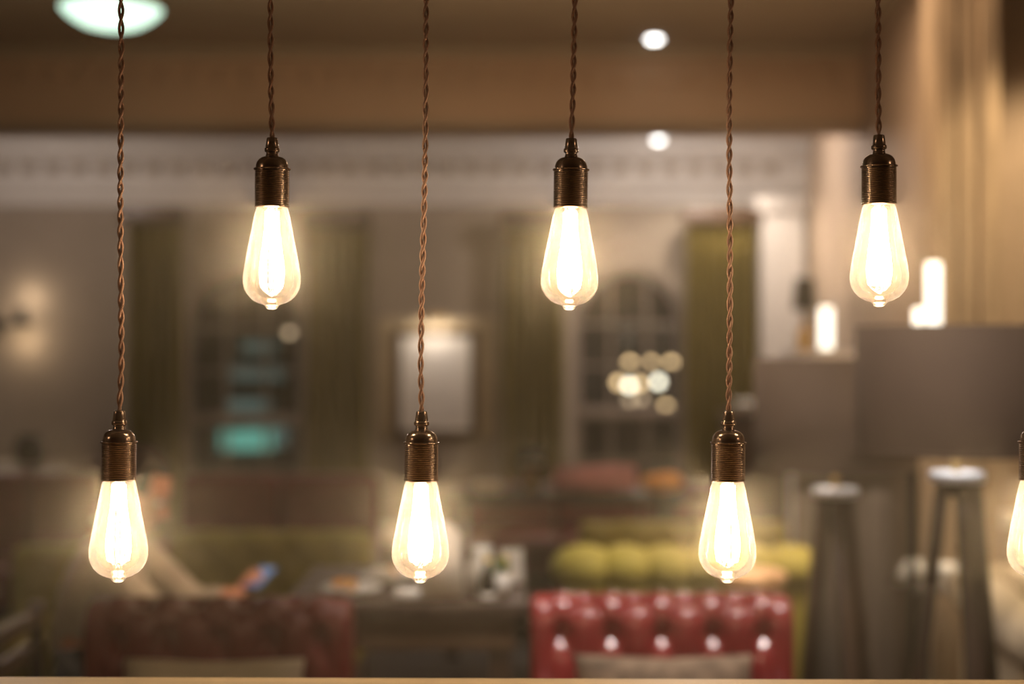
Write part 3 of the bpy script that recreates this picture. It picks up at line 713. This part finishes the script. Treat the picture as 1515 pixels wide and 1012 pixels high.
# pale wooden stool right behind the bright chair
p = at(1118, 848, 4.15); r = thing('wooden_stool', 'round tan wooden stool behind the right end of the red chair', 'stool', (p.x, 4.2, 0))
obj('stool_seat', lathe([(0, p.z - .05), (.085, p.z - .05), (.098, p.z - .035), (.10, p.z - .01), (.09, p.z), (0, p.z)], 36), 'tan', r)
for k in range(4):
    a = PI / 4 + k * PI / 2; b = bmesh.new(); beam_between(b, (.06 * math.cos(a), .06 * math.sin(a), p.z - .05), (.13 * math.cos(a), .13 * math.sin(a), 0), .028, .028); obj('leg', b, 'tan', r)
b = bmesh.new(); tube(b, [(.105 * math.cos(2 * PI * k / 24), .105 * math.sin(2 * PI * k / 24), .26) for k in range(25)], .008, 6); obj('foot_ring', b, 'black', r)

# long farther table with a pint glass, cloths
r = thing('long_table', 'long dark table before the right arched window', 'table', (X(830, 6.5), 6.75, 0)); hw = (X(1010, 6.5) - X(650, 6.5)) / 2; TZ2 = .75
obj('table_top', bx(-hw, hw, -.26, .26, TZ2 - .04, TZ2, bev=.005), 'midwood', r)
for sx in (-1, 1):
    for sy in (-1, 1): obj('leg', bx(sx * (hw - .06) - .03, sx * (hw - .06) + .03, sy * .2 - .03, sy * .2 + .03, 0, TZ2 - .04, bev=.005), 'darkwood', r)
p = at(786, 740, 6.6); r = thing('pint_glass', 'pint glass of amber ale with pale froth on the far table', 'glass', (p.x, 6.6, TZ2 + .001))
obj('ale', lathe([(0, .006), (.042, .006), (.052, .13), (0, .13)], 28), 'beer', r); obj('froth', lathe([(0, .13), (.053, .13), (.056, .19), (.04, .2), (0, .2)], 28), 'froth', r)
obj('glass_wall', lathe([(0, 0), (.045, 0), (.060, .21), (.058, .21), (.044, .004)], 28), 'clear', r)
o = obj('napkin', bx(-.07, .07, -.04, .04, 0, .055, bev=.02), 'paper', loc=(X(722, 6.6), 6.6, TZ2 + .001)); tag(o, 'crumpled pale napkin left of the pint glass', 'napkin')
b = bmesh.new()
for k in range(3): tube(b, [(-.19, .02 * k, .03 + .028 * k), (-.05, .02 * k, .035 + .026 * k), (.08, .01 * k, .035 + .03 * k), (.19, .015 * k, .04 + .03 * k)], [.026, .034, .036, .028], 12)
o = obj('folded_cloth', b, 'pink', loc=(X(880, 6.6), 6.6, TZ2 + .001)); tag(o, 'mauve pink folded cloth lying on the far table', 'cloth')
b = bmesh.new(); ellipsoid(b, (0, 0, .045), (.105, .06, .045), 20); ellipsoid(b, (.03, .01, .06), (.07, .05, .035), 16)
o = obj('folded_cloth', b, 'orange', loc=(X(979, 6.6), 6.6, TZ2 + .001)); tag(o, 'orange folded cloth at the right end of the far table', 'cloth')

# ------------------------------------------------------------------ person with a phone at the left end of the table
def skin_mesh(chains, sub=2):
    """chains: lists of (point, radius); chains share joints by coordinates; returns a bmesh of the grown surface"""
    me = bpy.data.meshes.new('k'); vs = []; es = []; rs = []; idx = {}
    for ch in chains:
        prev = None
        for p, rr in ch:
            k = tuple(round(c, 4) for c in p)
            if k not in idx: idx[k] = len(vs); vs.append(p); rs.append(rr)
            if prev is not None and prev != idx[k]: es.append((prev, idx[k]))
            prev = idx[k]
    me.from_pydata(vs, es, []); o = bpy.data.objects.new('k', me); C.objects.link(o)
    md = o.modifiers.new('s', 'SKIN'); md.use_smooth_shade = True
    for i, rr in enumerate(rs):
        rr = rr if isinstance(rr, tuple) else (rr, rr); me.skin_vertices[0].data[i].radius = rr; me.skin_vertices[0].data[i].use_root = (i == 0)
    sb = o.modifiers.new('b', 'SUBSURF'); sb.levels = sub; sb.render_levels = sub
    dg = bpy.context.evaluated_depsgraph_get(); ev = o.evaluated_get(dg); m2 = bpy.data.meshes.new_from_object(ev)
    bm = bmesh.new(); bm.from_mesh(m2); bpy.data.objects.remove(o); bpy.data.meshes.remove(m2); return bm
def remesh(bm, vox):
    me = bpy.data.meshes.new('k'); bm.to_mesh(me); bm.free(); o = bpy.data.objects.new('k', me); C.objects.link(o)
    md = o.modifiers.new('r', 'REMESH'); md.mode = 'VOXEL'; md.voxel_size = vox
    sm = o.modifiers.new('s', 'SMOOTH'); sm.factor = .5; sm.iterations = 3
    dg = bpy.context.evaluated_depsgraph_get(); m2 = bpy.data.meshes.new_from_object(o.evaluated_get(dg))
    b2 = bmesh.new(); b2.from_mesh(m2); bpy.data.objects.remove(o); bpy.data.meshes.remove(m2); return b2
# local frame: +x is where the person faces, y is sideways, z up; origin on the floor under the hips
PX = at(124, 900, 4.12)
per = thing('person', 'person in pale shirt with dark hair sitting left, looking down at a phone', 'person', (PX.x, 4.12, 0), 0); per.scale = (.94, .94, .94)
hip = (0, 0, .52); wst = (.03, 0, .66); chest = (.08, 0, .82); nb = (.105, 0, .945); nk = (.125, 0, 1.0)
hc = Vector((.165, 0, 1.085))                       # head centre
PH = Vector((.47, -.02, .90))                       # phone
ch = [[(hip, .13), (wst, .115), (chest, (.12, .15)), (nb, .065), (nk, .052), ((.14, 0, 1.04), .055)]]
hands = []
for s in (-1, 1):
    sh = (.09, s * .165, .90); el = (.30, s * .19, .70) ; wr = (.46, s * .075, .75)
    ch.append([(chest, (.12, .15)), (sh, .056), (el, .042), (wr, .027)])
    kn = (.43, s * .13, .50); an = (.40, s * .13, .09)
    ch.append([(hip, .13), ((.06, s * .09, .50), .095), (kn, .062), (an, .04), ((.44, s * .14, .04), .035), ((.53, s * .15, .03), .03)])
body = skin_mesh(ch)
for s in (-1, 1):                                   # hands: palm, four unequal fingers curling round the phone, thumb
    wr = Vector((.46, s * .075, .75)); pc = Vector((.505, s * .052, .785)); hb = [[(tuple(wr), .026), (tuple(pc), (.03, .017))]]
    hm_ = skin_mesh(hb, 2); add(body, hm_)
    for k in range(4):
        q = Vector((.497 + .014 * k, s * .050, .802 - .006 * k)); Lk = (.85, 1, .95, .75)[k]
        pts = [pc, q, q + Vector((.012, -s * .004, .026)) * Lk, q + Vector((.026, -s * .022, .040)) * Lk, q + Vector((.03, -s * .040, .042)) * Lk]
        add(body, skin_mesh([[(tuple(p_), .0095 - .0008 * j) for j, p_ in enumerate(pts)]], 1))
    pts = [Vector((.487, s * .055, .77)), Vector((.484, s * .035, .791)), Vector((.497, s * .018, .81)), Vector((.507, s * .008, .822))]
    add(body, skin_mesh([[(tuple(p_), .0115 - .001 * j) for j, p_ in enumerate(pts)]], 1))
# head, facing +x and tipped down
hd = bmesh.new()
ellipsoid(hd, (0, 0, .02), (.096, .076, .098), 28); ellipsoid(hd, (.028, 0, -.035), (.062, .058, .075), 24)
ellipsoid(hd, (.055, 0, -.092), (.028, .03, .022), 16)                       # chin
t = bmesh.new(); bmesh.ops.create_cone(t, segments=10, radius1=.019, radius2=.007, depth=.052, cap_ends=True)
add(hd, t, Matrix.Translation((.098, 0, -.022)) @ Matrix.Rotation(math.radians(-18), 4, 'Y')); ellipsoid(hd, (.106, 0, -.042), (.014, .016, .010), 12)
ellipsoid(hd, (.086, 0, -.066), (.012, .024, .006), 12); ellipsoid(hd, (.083, 0, -.077), (.012, .021, .007), 12)   # lips
ellipsoid(hd, (.082, 0, .022), (.018, .055, .010), 14)                       # brow
for s in (-1, 1): ellipsoid(hd, (-.005, s * .078, -.015), (.02, .009, .033), 14)
HM = Matrix.Translation(hc) @ Matrix.Rotation(math.radians(24), 4, 'Y')
add(body, hd, HM)
body = remesh(body, .0052); bo = obj('body', body, 'skin', per)
for s in (-1, 1):
    b = bmesh.new(); ellipsoid(b, (.083, s * .033, -.002), (.011, .014, .008), 12); bmesh.ops.transform(b, matrix=HM, verts=b.verts); obj('eye', b, 'china', bo)
    b = bmesh.new(); ellipsoid(b, (.093, s * .033, -.004), (.003, .006, .006), 10); bmesh.ops.transform(b, matrix=HM, verts=b.verts); obj('iris', b, 'hair', bo)
    b = bmesh.new(); ellipsoid(b, (.092, s * .033, .021), (.006, .021, .005), 10); bmesh.ops.transform(b, matrix=HM, verts=b.verts); obj('eyebrow', b, 'hair', bo)
hr = bmesh.new(); ellipsoid(hr, (-.016, 0, .034), (.103, .088, .105), 30)
bmesh.ops.delete(hr, geom=[v for v in hr.verts if (v.co.x > .045 and v.co.z < .075) or (v.co.z < -.01 and v.co.x > -.02) or v.co.z < -.06], context='VERTS')
bmesh.ops.solidify(hr, geom=hr.faces[:], thickness=.014)
for v in hr.verts: v.co += v.co.normalized() * .004 * math.sin(v.co.y * 160 + v.co.z * 40)
bmesh.ops.transform(hr, matrix=HM, verts=hr.verts); obj('hair', hr, 'hair', per)
sc_ = [[(hip, .142), (wst, .13), (chest, (.135, .165)), ((.10, 0, .925), .085)]]
for s in (-1, 1):
    sh = (.09, s * .165, .90); el = (.30, s * .19, .70); wr = (.43, s * .09, .742); sc_.append([(chest, (.135, .165)), (sh, .068), (el, .055), (wr, .038)])
b = remesh(skin_mesh(sc_), .008); st = obj('shirt', b, 'shirt', per)
b = bmesh.new(); tube(b, [(.10 + .062 * math.cos(a), .068 * math.sin(a), .975 - .02 * math.cos(a)) for a in [2 * PI * k / 20 for k in range(21)]], .011, 8); obj('collar', b, 'shirt', st)
tr = []
for s in (-1, 1): tr.append([(hip, .145), ((.06, s * .09, .50), .105), ((.43, s * .13, .50), .074), ((.40, s * .13, .12), .056)])
b = remesh(skin_mesh(tr), .01); obj('trousers', b, 'jeans', per)
for s in (-1, 1):
    b = bmesh.new(); tube(b, [(.36, s * .13, .05), (.44, s * .14, .045), (.52, s * .15, .035), (.56, s * .155, .03)], [.045, .045, .04, .022], 12)
    for v in b.verts: v.co.z = max(0, v.co.z)
    obj('shoe', b, 'black', per)
ph = thing('phone', 'phone with blue screen held in the hands of the seated person', 'phone', per.location + Vector((.515, -.02, .768)))
ph.rotation_euler = (0, math.radians(66), math.radians(66))
obj('case', bx(-.006, .002, -.03, .03, -.055, .055, bev=.003), 'black', ph); obj('screen', bx(-.0065, -.006, -.028, .028, -.052, .052), 'phone', ph, False)
ps = thing('dining_chair', 'dark wooden chair under the person with the phone', 'chair', (PX.x - .02, 4.12, 0))
obj('seat', bx(-.20, .22, -.21, .21, .34, .37, bev=.008), 'darkwood', ps)
for sx, sy in ((-.18, -.19), (-.18, .19), (.2, -.19), (.2, .19)): obj('leg', bx(sx - .018, sx + .018, sy - .018, sy + .018, 0, .34 if sx > 0 else .66, bev=.003), 'darkwood', ps, False)
for z in (.50, .59): obj('back_slat', bx(-.19, -.172, -.18, .18, z, z + .05, bev=.003), 'darkwood', ps, False)

# ------------------------------------------------------------------ night street beyond the windows
structure('ground_street', bx(-14, 14, FW + .2, 34, -.4, -.3), 'dish')
def YX(px, d): return (px - 757.5) * d / F
bd = thing('street_building', 'dark building across the street seen through the left arched window', 'building', (YX(380, 22), 22, 0))
obj('facade', bx(-3.2, 2.4, 0, .3, -.3, 6), 'dish', bd, False)
for (px, py, wpx, hpx, m) in ((365, 651, 78, 30, 'teal'), (395, 645, 60, 30, 'teal2'), (368, 600, 66, 20, 'teal2'), (380, 552, 76, 20, 'teal2'), (383, 513, 50, 14, 'teal2')):
    x_ = YX(px, 22) - YX(380, 22); w2 = wpx * 22 / F / 2; z_ = H - (py - 506) * 22 / F; h2 = hpx * 22 / F / 2
    obj('lit_window', bx(x_ - w2, x_ + w2, -.03 if m == 'teal' else -.015, 0, z_ - h2, z_ + h2), m, bd, False)
fs = thing('festoon_lights', 'cluster of round amber and white lights outside the right window', 'string lights', (YX(955, 18), 18, 0))
cable = []
for (px, py, m) in ((932, 537, 'bulby'), (962, 537, 'bulby'), (993, 537, 'bulby'), (915, 566, 'bulby'), (931, 570, 'bulbw'), (946, 567, 'bulby'), (974, 565, 'bulbw'), (1006, 567, 'bulbd'), (932, 591, 'bulbd'), (950, 589, 'bulbd'), (985, 602, 'bulby')):
    b = bmesh.new(); c = Vector((YX(px, 18) - YX(955, 18), 0, H - (py - 506) * 18 / F)); ellipsoid(b, c, (.05, .05, .05), 12); obj('lamp', b, m, fs); cable.append(c)
b = bmesh.new(); tube(b, [c + Vector((0, 0, .055)) for c in cable], .006, 5); tube(b, [(-.6, 0, -.3), (-.6, 0, 2.2)], .03, 8); tube(b, [(-.6, 0, 2.2), cable[0] + Vector((0, 0, .055))], .006, 5); obj('cable', b, 'black', fs)
for (px, py) in ((428, 491), (453, 481)):
    p = Vector((YX(px, 16), 16, H - (py - 506) * 16 / F)); r = thing('street_lamp', 'faint round street lamp glow beyond the left window, ' + ('lower one' if px == 428 else 'higher one'), 'street lamp', (p.x, 16, -.3), 0, 'faint street lamps')
    b = bmesh.new(); ellipsoid(b, (0, 0, p.z + .3), (.045, .045, .045), 12); obj('lantern', b, 'bulbd', r)
    b = bmesh.new(); tube(b, [(0, 0, 0), (0, 0, p.z + .25)], .02, 8); obj('pole', b, 'black', r)
